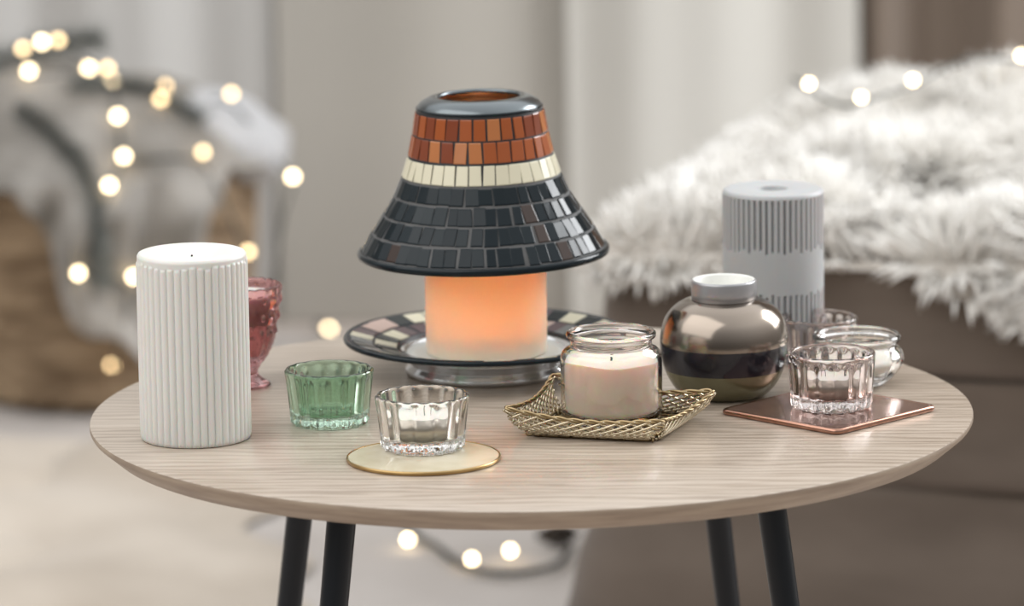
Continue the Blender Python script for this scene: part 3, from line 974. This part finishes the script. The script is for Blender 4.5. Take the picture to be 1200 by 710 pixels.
# ------------------------------------------------------------------ pale grey candle with ribbed bands
def grey_candle():
    t = thing('pillar_candle', 'pale grey pillar candle with grooved bands standing at the back of the table', 'candle', (0.1755, 0.1955, TZ))
    t.scale = (1.015, 1.015, 1.015)
    r, h, n = 0.0357, 0.1165, 52
    rng = random.Random(9)
    lo = [0.0770 + rng.uniform(-0.0025, 0.0015) for _ in range(n)]
    lo2 = [0.0455 + rng.uniform(-0.0015, 0.0015) for _ in range(n)]
    deep = [rng.choice([0.5, 0.8, 1, 1, 1.2]) for _ in range(n)]
    prof = [(0, 0), (r - 0.0015, 0), (r - 0.0002, 0.001)]
    prof += [(r, 0.002 + (h - 0.005) * k / 110) for k in range(111)]
    prof += [(r - 0.0006, h - 0.0012), (r - 0.0016, h - 0.0003), (r - 0.003, h), (0.0115, h), (0.0105, h - 0.0004), (0.0098, h - 0.003), (0.0092, h - 0.0062), (0, h - 0.0068)]

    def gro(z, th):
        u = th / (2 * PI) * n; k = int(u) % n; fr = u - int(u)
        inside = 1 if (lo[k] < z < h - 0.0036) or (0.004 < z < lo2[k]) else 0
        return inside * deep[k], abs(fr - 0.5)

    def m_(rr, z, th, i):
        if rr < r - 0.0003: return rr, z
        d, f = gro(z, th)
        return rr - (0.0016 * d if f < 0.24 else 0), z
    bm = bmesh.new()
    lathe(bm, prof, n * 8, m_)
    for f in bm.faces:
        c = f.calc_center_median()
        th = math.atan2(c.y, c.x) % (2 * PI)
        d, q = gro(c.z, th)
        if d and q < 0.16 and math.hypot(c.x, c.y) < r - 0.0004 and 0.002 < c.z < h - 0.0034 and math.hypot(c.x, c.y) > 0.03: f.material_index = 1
    fix_normals(bm)
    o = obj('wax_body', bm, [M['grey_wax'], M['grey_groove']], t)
    mod = o.modifiers.new('split', 'EDGE_SPLIT'); mod.split_angle = math.radians(35)


grey_candle()

# ------------------------------------------------------------------ upholstered ottoman and fur throw (right)
OA = math.radians(-15)
OC = Vector((0.062, 0.97, 0))
OTT_L, OTT_D, OTT_H = 1.15, 0.80, 0.413
def ottoman():
    t = thing('ottoman', 'taupe upholstered ottoman bench under the white fur throw, behind the table', 'ottoman', OC, OA)
    m = add_noise(cloth('taupe_upholstery', (0.17, 0.13, 0.105)), (0.105, 0.080, 0.062), (0.140, 0.109, 0.086), (1, 1, 3), 6, bump=0.3)
    nu, nv = 220, 90
    # front, left, right and back faces as one skirted body with soft wrinkles
    def body(z0, z1, flare, name, rnd, top):
        per = []
        rad = 0.05
        for (cx_, cy_, a0) in ((OTT_L - rad, rad, -90), (OTT_L - rad, OTT_D - rad, 0), (rad, OTT_D - rad, 90), (rad, rad, 180)):
            for k in range(9):
                a = math.radians(a0 + 90 * k / 8)
                per.append((cx_ + rad * math.cos(a), cy_ + rad * math.sin(a), math.cos(a), math.sin(a)))
        # densify
        dens = []
        for i in range(len(per)):
            p, q = per[i], per[(i + 1) % len(per)]
            L = math.hypot(q[0] - p[0], q[1] - p[1]); s = max(1, int(L / 0.02))
            for k in range(s):
                w = k / s
                dens.append([p[c] * (1 - w) + q[c] * w for c in range(4)])
        bm = bmesh.new()
        zz = [z0 + (z1 - z0) * k / 16 for k in range(17)]
        loops = []
        for z in zz:
            q = (z - z0) / (z1 - z0)
            off = flare * (1 - q) + (-rnd * (1 - math.sqrt(max(0, 1 - max(0, (q - 0.88) / 0.12) ** 2))) if top else 0) - (rnd * 0.5 * (max(0, (0.08 - q) / 0.08)) ** 2)
            lp = []
            for (x, y, nx, ny) in dens:
                w = 0.004 * math.sin(x * 17 + y * 13 + z * 6) * (1 - q) + 0.0025 * math.sin(z * 60 + x * 3)
                lp.append((x + nx * (off + w), y + ny * (off + w), z))
            loops.append(lp)
        loft(bm, loops)
        fix_normals(bm)
        o = obj(name, bm, m, t)
        return o
    body(0.0145, 0.205, 0.06, 'skirt', 0.006, False)
    body(0.205, 0.300, 0.006, 'base_band', 0.008, False)
    body(0.300, OTT_H, 0.002, 'seat_cushion', 0.03, True)


ottoman()


def fur_throw():
    ca, sa = math.cos(OA), math.sin(OA)
    rs = np.random.RandomState(12)

    def surf(a, b):
        """a along the bench from its left end, b from its front edge; negative values hang over the side"""
        rad = 0.05
        ha, hb = np.maximum(-a, 0), np.maximum(-b, 0)
        la = np.where(a < 0, 0.0, a); lb = np.where(b < 0, 0.0, b)
        hang = np.hypot(ha, hb)
        out = 0.004 + 0.02 * (1 - np.exp(-hang * 14))
        dirx = np.where(hang > 1e-6, ha / np.maximum(hang, 1e-6), 0); diry = np.where(hang > 1e-6, hb / np.maximum(hang, 1e-6), 0)
        x = la - dirx * out; y = lb - diry * out
        # rounded shoulder
        ea = np.minimum(np.where(a < 0, 0, a), np.where(b < 0, 0, b))
        z = OTT_H + 0.006 - hang - 0.022 * np.exp(-ea / 0.025)
        lump = 0.030 * vnoise(a * 8 + 1, b * 8, 31) + 0.022 * np.exp(-((a - 0.07) ** 2 + (b - 0.32) ** 2) / 0.012) - 0.03 * np.exp(-((a - 0.24) ** 2 + (b - 0.18) ** 2) / 0.004) + 0.010 * vnoise(a * 22, b * 22 + 4, 7)
        lump = lump * np.clip(ea / 0.04 + 0.35, 0, 1)
        z = z + np.where(hang > 0, 0, np.maximum(lump, -0.022) + 0.006)
        return x, y, z

    fringe = lambda a: 0.012 + 0.010 * np.sin(a * 15 + 0.6) + 0.12 * np.clip((a - 0.30) / 0.30, 0, 1)
    left = lambda b: 0.006 + 0.004 * np.sin(b * 9)
    # hide under the pile
    nu, nv = 110, 80
    U, W = np.meshgrid(np.linspace(0, 1, nu), np.linspace(0, 1, nv))
    B0 = -fringe(np.clip(U * 1.0, 0, 1)); A = -0.09 + (1.12 + 0.09) * U
    B = B0 + (0.78 - B0) * W
    A = np.where(A < 0, A / 0.09 * left(np.clip(B, 0, 1)), A)
    x, y, z = surf(A, B)
    V = np.stack([OC.x + x * ca - y * sa, OC.y + x * sa + y * ca, z], -1).reshape(-1, 3)
    i = np.arange(nv * nu).reshape(nv, nu)
    F = np.stack([i[:-1, :-1], i[:-1, 1:], i[1:, 1:], i[1:, :-1]], -1).reshape(-1, 4)
    mfur = mat('white_fur', (0.88, 0.855, 0.81), 0.75, Sheen_Weight=0.3)
    hide = np_obj('fur_throw', V, F, mat('fur_hide', (0.62, 0.58, 0.53), 0.9))
    tag(hide, 'shaggy white fur throw draped over the taupe ottoman', 'fur throw')
    # shaggy pile: tapering curved locks
    N = 42000
    u = rs.rand(N); w = rs.rand(N)
    a = -0.09 + 1.21 * u
    b0 = -fringe(np.clip(u, 0, 1)); b = b0 + (0.78 - b0) * w
    a = np.where(a < 0, a / 0.09 * left(np.clip(b, 0, 1)), a)
    eps = 0.004
    P = np.stack(surf(a, b), -1); Pa = np.stack(surf(a + eps, b), -1); Pb = np.stack(surf(a, b + eps), -1)
    nrm = np.cross(Pa - P, Pb - P); nrm /= np.linalg.norm(nrm, axis=1)[:, None] + 1e-9
    # clump direction shared by neighbours
    dx = vnoise(a * 26, b * 26, 41); dy = vnoise(a * 26 + 9, b * 26, 43)
    d1 = nrm * 0.70 + np.stack([dx * 1.6, dy * 1.6 - 0.25, np.full(N, 0.05)], 1) + rs.normal(0, 0.10, (N, 3))
    d1 /= np.linalg.norm(d1, axis=1)[:, None]
    ln = 0.038 * (0.65 + 0.6 * rs.rand(N)) * (1 + 0.25 * vnoise(a * 14, b * 14, 3))
    ln = ln * np.clip(0.45 + (a + 0.01) / 0.12, 0.45, 1)
    hang = (b < 0) | (a < 0)
    grav = np.where(hang, 1.0, 0.40)[:, None] * np.array([0, 0, -1.0])
    pts = [P - nrm * 0.001]
    d = d1
    for s in range(4):
        pts.append(pts[-1] + d * (ln / 4)[:, None])
        d = d + grav * 0.26 + rs.normal(0, 0.05, (N, 3))
        d /= np.linalg.norm(d, axis=1)[:, None]
    side1 = np.cross(d1, rs.normal(0, 1, (N, 3))); side1 /= np.linalg.norm(side1, axis=1)[:, None] + 1e-9
    side2 = np.cross(d1, side1)
    wd = 0.0028 * (0.6 + 0.8 * rs.rand(N))
    rings = []
    for s, k in enumerate((1.0, 1.0, 0.85, 0.55)):
        for q in range(3):
            an = 2 * PI * q / 3
            rings.append(pts[s] + (side1 * math.cos(an) + side2 * math.sin(an)) * (wd * k)[:, None])
    rings.append(pts[4])
    V = np.stack(rings, 1)                       # N, 13, 3
    xx = OC.x + V[..., 0] * ca - V[..., 1] * sa; yy = OC.y + V[..., 0] * sa + V[..., 1] * ca
    V = np.stack([xx, yy, V[..., 2]], -1).reshape(-1, 3)
    f = []
    for s in range(3):
        for q in range(3):
            n2 = (q + 1) % 3
            A_, B_, C_, D_ = s * 3 + q, s * 3 + n2, (s + 1) * 3 + n2, (s + 1) * 3 + q
            f += [(A_, B_, C_), (A_, C_, D_)]
    for q in range(3): f.append((9 + q, 9 + (q + 1) % 3, 12))
    F = (np.array(f)[None] + (np.arange(N) * 13)[:, None, None]).reshape(-1, 3)
    pile = np_obj('pile', V, F, mfur, hide)
    pile['kind'] = 'stuff'


fur_throw()

# ------------------------------------------------------------------ wicker basket with knit blanket (left)
BX, BY, BR0, BR1, BH = -0.478, 2.30, 0.155, 0.178, 0.258
BZ = 0.0145
def wicker():
    m = mat('wicker', (0.25, 0.16, 0.08), 0.7)
    add_noise(m, (0.15, 0.095, 0.05), (0.35, 0.25, 0.155), (1, 1, 4), 14, bump=0.4)
    return m


def basket():
    t = thing('wicker_basket', 'brown woven wicker basket on the floor with a knit blanket hanging over it', 'basket', (BX, BY, BZ))
    nw, nr = 56, 22

    def wall(r_off):
        prof = []
        for k in range(nr * 4 + 1):
            q = k / (nr * 4)
            prof.append((BR0 + (BR1 - BR0) * math.sin(q * PI / 2) + r_off, 0.006 + (BH - 0.012) * q))
        return prof
    out = wall(0); inn = [(r - 0.009, z) for r, z in reversed(out)]

    def m_(rr, z, th, i):
        if i <= len(out) and i > 0:
            row = int((z - 0.006) / (BH - 0.012) * nr)
            fz = ((z - 0.006) / (BH - 0.012) * nr) % 1
            return rr + 0.0035 * math.sin(nw / 2 * th + row * PI) * abs(math.sin(PI * fz)) + 0.0015 * abs(math.sin(PI * fz)), z
        return rr, z
    bm = bmesh.new()
    lathe(bm, [(0, 0)] + out + inn + [(0, 0.010)], nw * 4, m_); fix_normals(bm)
    mw = wicker()
    obj('woven_wall', bm, mw, t)
    bm = bmesh.new()
    for ph in (0, PI):
        tube(bm, [((BR1 - 0.003 + 0.005 * math.cos(40 * a + ph)) * math.cos(a), (BR1 - 0.003 + 0.005 * math.cos(40 * a + ph)) * math.sin(a), BH - 0.002 + 0.005 * math.sin(40 * a + ph)) for a in [2 * PI * k / 480 for k in range(480)]], 0.0055, 6, closed=True)
    obj('braided_rim', bm, mw, t)


basket()


def knit_blanket():
    """heaped in the basket, hanging over its front"""
    na, nv = 420, 90
    th = np.linspace(0, 2 * PI, na, endpoint=False)
    TH, W = np.meshgrid(th, np.linspace(0, 1, nv))
    rim_r = BR1 + 0.014
    # position across the front in photo-like units: -1 left .. 1 right
    fx = np.cos(TH); front = np.clip(-np.sin(TH), 0, 1)
    hang = 0.004 + front ** 0.5 * (0.165 * np.exp(-((fx - 0.14) / 0.34) ** 4) + 0.055 * np.exp(-((fx - 0.45) / 0.22) ** 4) + 0.028 * np.exp(-((fx + 0.75) / 0.3) ** 2))
    path = W * (rim_r + 0.014 + hang)
    inside = np.clip(path / rim_r, 0, 1)
    over = np.clip(path - rim_r, 0, None)
    rr = np.where(path < rim_r, inside * rim_r, rim_r)
    turn = np.clip(over / 0.02, 0, 1)
    rr = rr + 0.006 * turn
    X = rr * np.cos(TH); Y = rr * np.sin(TH)
    heap = 0.078 * np.clip(1 - inside ** 2.6, 0, 1) + 0.030 * vnoise(X * 22, Y * 22, 6) * (1 - 0.4 * inside) + 0.030 * np.exp(-((X + 0.09) ** 2 + (Y - 0.02) ** 2) / 0.010)
    z = BH + 0.014 + np.where(path < rim_r, heap + 0.004, heap * np.exp(-over * 40))
    z = z - np.clip(over - 0.012, 0, None)
    # folds on the hanging part
    fold = 0.020 * np.sin(TH * 13 + 3 * np.sin(over * 14)) + 0.010 * np.sin(TH * 23 + 1)
    out = np.where(over > 0, (fold + 0.030) * np.clip(over / 0.05, 0, 1), 0)
    # cable knit relief
    cable = 0.0026 * np.abs(np.sin(TH * 42)) * (0.6 + 0.4 * np.sin(path * 210 + 3 * np.sin(TH * 42)))
    X = X + np.cos(TH) * (out + np.where(over > 0, cable, 0)); Y = Y + np.sin(TH) * (out + np.where(over > 0, cable, 0))
    z = z + np.where(over > 0, 0, cable)
    V = np.stack([X + BX, Y + BY, z + BZ], -1).reshape(-1, 3)
    i = np.arange(nv * na).reshape(nv, na); j = np.roll(i, -1, 1)
    F = np.stack([i[:-1], j[:-1], j[1:], i[1:]], -1).reshape(-1, 4)[:, ::-1]
    o = np_obj('knit_blanket', V, F, add_noise(cloth('oatmeal_knit', (0.46, 0.43, 0.40)), (0.14, 0.125, 0.105), (0.38, 0.355, 0.325), size=9))
    sol = o.modifiers.new('thick', 'SOLIDIFY'); sol.thickness = 0.004; sol.offset = -1
    return tag(o, 'oatmeal cable-knit blanket heaped in the wicker basket and hanging over its front', 'blanket')


blanket = knit_blanket()
from mathutils.bvhtree import BVHTree
blanket_tree = BVHTree.FromPolygons([v.co for v in blanket.data.vertices], [p.vertices for p in blanket.data.polygons])


def rest(px, py, y, lift=0.007):
    """the place on the blanket's surface seen at that spot of the photograph, else at depth y"""
    d = cam_ray(px, py).normalized()
    hit, nrm, idx, dist = blanket_tree.ray_cast(CAM, d)
    if hit is None: return on_y(px, py, y)
    return hit - d * lift            # lies on the side of the cloth turned to the room


def rest_path(pts, steps=5, lift=0.004):
    out = []
    for (x0, y0, d0), (x1, y1, d1) in zip(pts, pts[1:]):
        for k in range(steps):
            t = k / steps
            out.append(rest(x0 + (x1 - x0) * t, y0 + (y1 - y0) * t, d0 + (d1 - d0) * t, lift))
    out.append(rest(*pts[-1], lift))
    # soften jumps between folds
    for _ in range(2):
        out = [out[0]] + [(a + b * 2 + c) / 4 for a, b, c in zip(out, out[1:], out[2:])] + [out[-1]]
    return out


def folded_pillow():
    """pale grey-white cushion poking out at the right of the basket"""
    c = on_y(266, 158, BY - 0.02)
    t = thing('cushion', 'pale grey cushion tucked into the right side of the basket', 'cushion', c)
    t.rotation_euler = (math.radians(8), math.radians(24), 0)
    bm = bmesh.new()
    bmesh.ops.create_grid(bm, x_segments=24, y_segments=24, size=1)
    vs = []
    top = {}
    for v in bm.verts: top[v.index] = v.co.copy()
    bm.free()
    bm = bmesh.new()
    n = 24
    def pt(u, w, s):
        a = 0.075 * u * (1 - 0.10 * w * w); b = 0.075 * w * (1 - 0.10 * u * u)
        th = 0.036 * (max(0, (1 - u ** 4)) * max(0, (1 - w ** 4))) ** 0.6
        return (a, b, s * th + 0.004 * math.sin(u * 5 + w * 3))
    g = {}
    for s in (1, -1):
        for i in range(n + 1):
            for j in range(n + 1):
                g[s, i, j] = bm.verts.new(pt(-1 + 2 * i / n, -1 + 2 * j / n, s))
        for i in range(n):
            for j in range(n):
                q = [g[s, i, j], g[s, i + 1, j], g[s, i + 1, j + 1], g[s, i, j + 1]]
                bm.faces.new(q if s == 1 else q[::-1])
    bmesh.ops.remove_doubles(bm, verts=bm.verts[:], dist=1e-5)
    obj('cover', bm, cloth('pale_cushion', (0.50, 0.50, 0.51)), t)


folded_pillow()

# ------------------------------------------------------------------ fir sprigs on the basket
M['needle'] = add_noise(mat('frosted_fir', (0.10, 0.12, 0.10), 0.7), (0.13, 0.145, 0.135), (0.27, 0.285, 0.27), size=30)
M['twig'] = mat('twig', (0.07, 0.05, 0.035), 0.8)
def sprig(label, pts, seed, length=0.022):
    rng = random.Random(seed)
    c = Vector(pts[0])
    t = thing('fir_sprig', label, 'fir sprig', c, group='fir sprigs on the basket')
    path = [p - c for p in smooth_path(pts, 10)]
    bm = bmesh.new(); tube(bm, path, 0.0022, 6, taper=lambda q: 1 - 0.6 * q)
    obj('stem', bm, M['twig'], t)
    bm = bmesh.new()
    for i in range(1, len(path)):
        d = (path[i] - path[i - 1]).normalized()
        for k in range(9):
            p = path[i - 1].lerp(path[i], rng.random())
            v = Vector((rng.gauss(0, 1), rng.gauss(0, 1), rng.gauss(0, 1)))
            v = (v - d * v.dot(d)).normalized() * 0.85 + d * 0.55
            v.normalize()
            q = p + v * length * rng.uniform(0.7, 1.15)
            s = v.cross(d).normalized() * 0.0007; s2 = v.cross(s).normalized() * 0.0006
            a, b, e = bm.verts.new(p + s), bm.verts.new(p - s), bm.verts.new(p + s2)
            f = bm.verts.new(q)
            bm.faces.new((a, b, f)); bm.faces.new((b, e, f)); bm.faces.new((e, a, f))
    o = obj('needles', bm, M['needle'], t, smooth=False)
    o['kind'] = 'stuff'


yb = BY - 0.02
sprig('frosted fir sprig along the top of the heaped blanket', rest_path([(-30, 78, yb), (30, 60, yb), (75, 48, yb), (118, 46, yb)], 3, 0.010), 1, 0.030)
sprig('frosted fir sprig arching over the blanket toward the pale cushion', rest_path([(80, 104, yb), (130, 98, yb), (185, 108, yb), (236, 138, yb)], 3, 0.010), 2, 0.027)
sprig('frosted fir sprig hanging down the front fold of the knit blanket', rest_path([(18, 120, yb), (62, 160, yb), (98, 190, BY - 0.2), (118, 262, BY - 0.22), (122, 335, BY - 0.22)], 3, 0.012), 3, 0.026)

# ------------------------------------------------------------------ string lights
M['cord'] = mat('dark_green_cord', (0.03, 0.035, 0.032), 0.6)
M['bulb_bright'] = emitter('bulb_bright', (1.0, 0.78, 0.47), 10)
M['bulb_warm'] = emitter('bulb_warm', (1.0, 0.70, 0.36), 5)
bulb_mesh = {}
def bulb_shape(m, r):
    key = (m.name, r)
    if key not in bulb_mesh:
        bm = bmesh.new()
        lathe(bm, catmull_prof([(0, -r), (r * 0.75, -r * 0.72), (r, 0), (r * 0.7, r * 0.75), (0, r * 1.05)], 4), 16); fix_normals(bm)
        me = bpy.data.meshes.new('bulb'); bm.to_mesh(me); bm.free()
        me.polygons.foreach_set('use_smooth', [True] * len(me.polygons))
        me.materials.append(m)
        bulb_mesh[key] = me
    return bulb_mesh[key]


def string_lights(label, cords, bulbs, cord_r=0.0016):
    c = Vector(cords[0][0])
    t = thing('string_lights', label, 'string lights', c, group='warm string lights')
    bm = bmesh.new()
    for pts in cords:
        tube(bm, [p - c for p in smooth_path(pts, 8)], cord_r, 6)
    obj('cord', bm, M['cord'], t)
    for p, warm, r in bulbs:
        b = link(bpy.data.objects.new('bulb', bulb_shape(M['bulb_warm' if warm else 'bulb_bright'], r)))
        b.parent = t
        b.location = Vector(p) - c


rb = 0.0040
yf = BY - 0.10                    # on top of the heap
yw = BY - 0.275                   # in front of the hanging blanket
left_bulbs = [((27, 57), yf, 1), ((49, 49), yf, 0), ((68, 47), yf, 1), ((34, 83), yf - 0.05, 0), ((104, 80), yf - 0.04, 0), ((126, 80), yf, 1), ((131, 95), yf - 0.05, 0),
              ((194, 101), yf - 0.04, 1), ((188, 116), yf, 1), ((271, 110), yf, 1), ((138, 136), yf - 0.09, 0), ((145, 183), yw + 0.03, 0), ((128, 217), yw, 0), ((238, 178), BY - 0.20, 1), ((343, 207), BY - 0.14, 0),
              ((92, 320), yw, 0), ((157, 324), yw - 0.01, 0), ((131, 428), BY - 0.20, 1), ((291, 295), BY - 0.22, 1)]
L1 = [rest(*p, y, 0.013) for p, y, w in left_bulbs]
cord_path = lambda ids: rest_path([(left_bulbs[k][0][0], left_bulbs[k][0][1] + 5, left_bulbs[k][1]) for k in ids])
order1 = [0, 1, 2, 5, 7, 8, 9, 14]
order2 = [3, 4, 6, 10, 11, 12, 15, 16, 17]
off = Vector((0, 0.006, -0.006))
string_lights('warm string lights trailing over the wicker basket and its knit blanket',
              [cord_path(order1) + [on_y(330, 262, BY - 0.15), on_y(322, 330, BY - 0.16), on_y(318, 372, BY - 0.2)], cord_path(order2), cord_path([11, 13, 18])],
              [(L1[k], w, rb) for k, (p, y, w) in enumerate(left_bulbs)])

fl = [on_z(478, 632, 0.022), on_z(553, 655, 0.022), on_z(598, 645, 0.022), on_z(385, 386, 0.022)]
path = [on_z(372, 380, 0.02), on_z(385, 390, 0.02), on_z(430, 470, 0.02), on_z(478, 610, 0.02), on_z(512, 640, 0.02), on_z(548, 664, 0.02), on_z(598, 672, 0.02), on_z(650, 662, 0.02), on_z(668, 640, 0.02)]
string_lights('warm string lights lying on the floor under the round table', [path], [(p, 0, 0.0040) for p in fl], 0.0032)

# small dark fir cone on the floor beside the lights
def fir_cone():
    c = on_z(652, 640, 0.0145)
    t = thing('fir_cone', 'dark brown fir cone on the floor under the round table', 'fir cone', c)
    t.rotation_euler = (0, math.radians(90), math.radians(15))
    t.location.z += 0.012
    bm = bmesh.new()
    rng = random.Random(3)
    for row in range(9):
        q = row / 8
        rr = 0.012 * math.sin(PI * (0.12 + 0.85 * q)) + 0.001
        for k in range(9):
            a = 2 * PI * (k + 0.5 * (row % 2)) / 9
            z = -0.018 + 0.036 * q
            d = Vector((math.cos(a), math.sin(a), 0)); s = Vector((-math.sin(a), math.cos(a), 0))
            p = d * rr * 0.4 + Vector((0, 0, z))
            tip = d * rr + Vector((0, 0, z + 0.005))
            v = [bm.verts.new(x) for x in (p - s * 0.002, p + s * 0.002, tip + s * 0.003, tip - s * 0.003, p + Vector((0, 0, -0.002)), tip + Vector((0, 0, -0.0015)))]
            for f in ((0, 1, 2, 3), (4, 5, 2, 1), (5, 4, 0, 3), (3, 2, 5), (0, 4, 1)): bm.faces.new([v[i] for i in f])
    tube(bm, [(0, 0, -0.019), (0, 0, 0.019)], 0.005, 8)
    fix_normals(bm)
    obj('scales', bm, mat('cone_brown', (0.035, 0.025, 0.018), 0.8), t, smooth=False)


fir_cone()

rt = [on_z(948, 98, 0.487), on_z(1009, 114, 0.487), on_z(1070, 94, 0.487), on_z(1197, 65, 0.487)]
rc = [on_z(930, 92, 0.48), rt[0] + off, on_z(982, 122, 0.48), rt[1] + off, on_z(1045, 108, 0.48), rt[2] + off, on_z(1130, 70, 0.482), rt[3] + off, on_z(1240, 80, 0.48)]
string_lights('string lights lying on top of the white fur throw', [rc], [(p, 0, 0.0036) for p in rt])
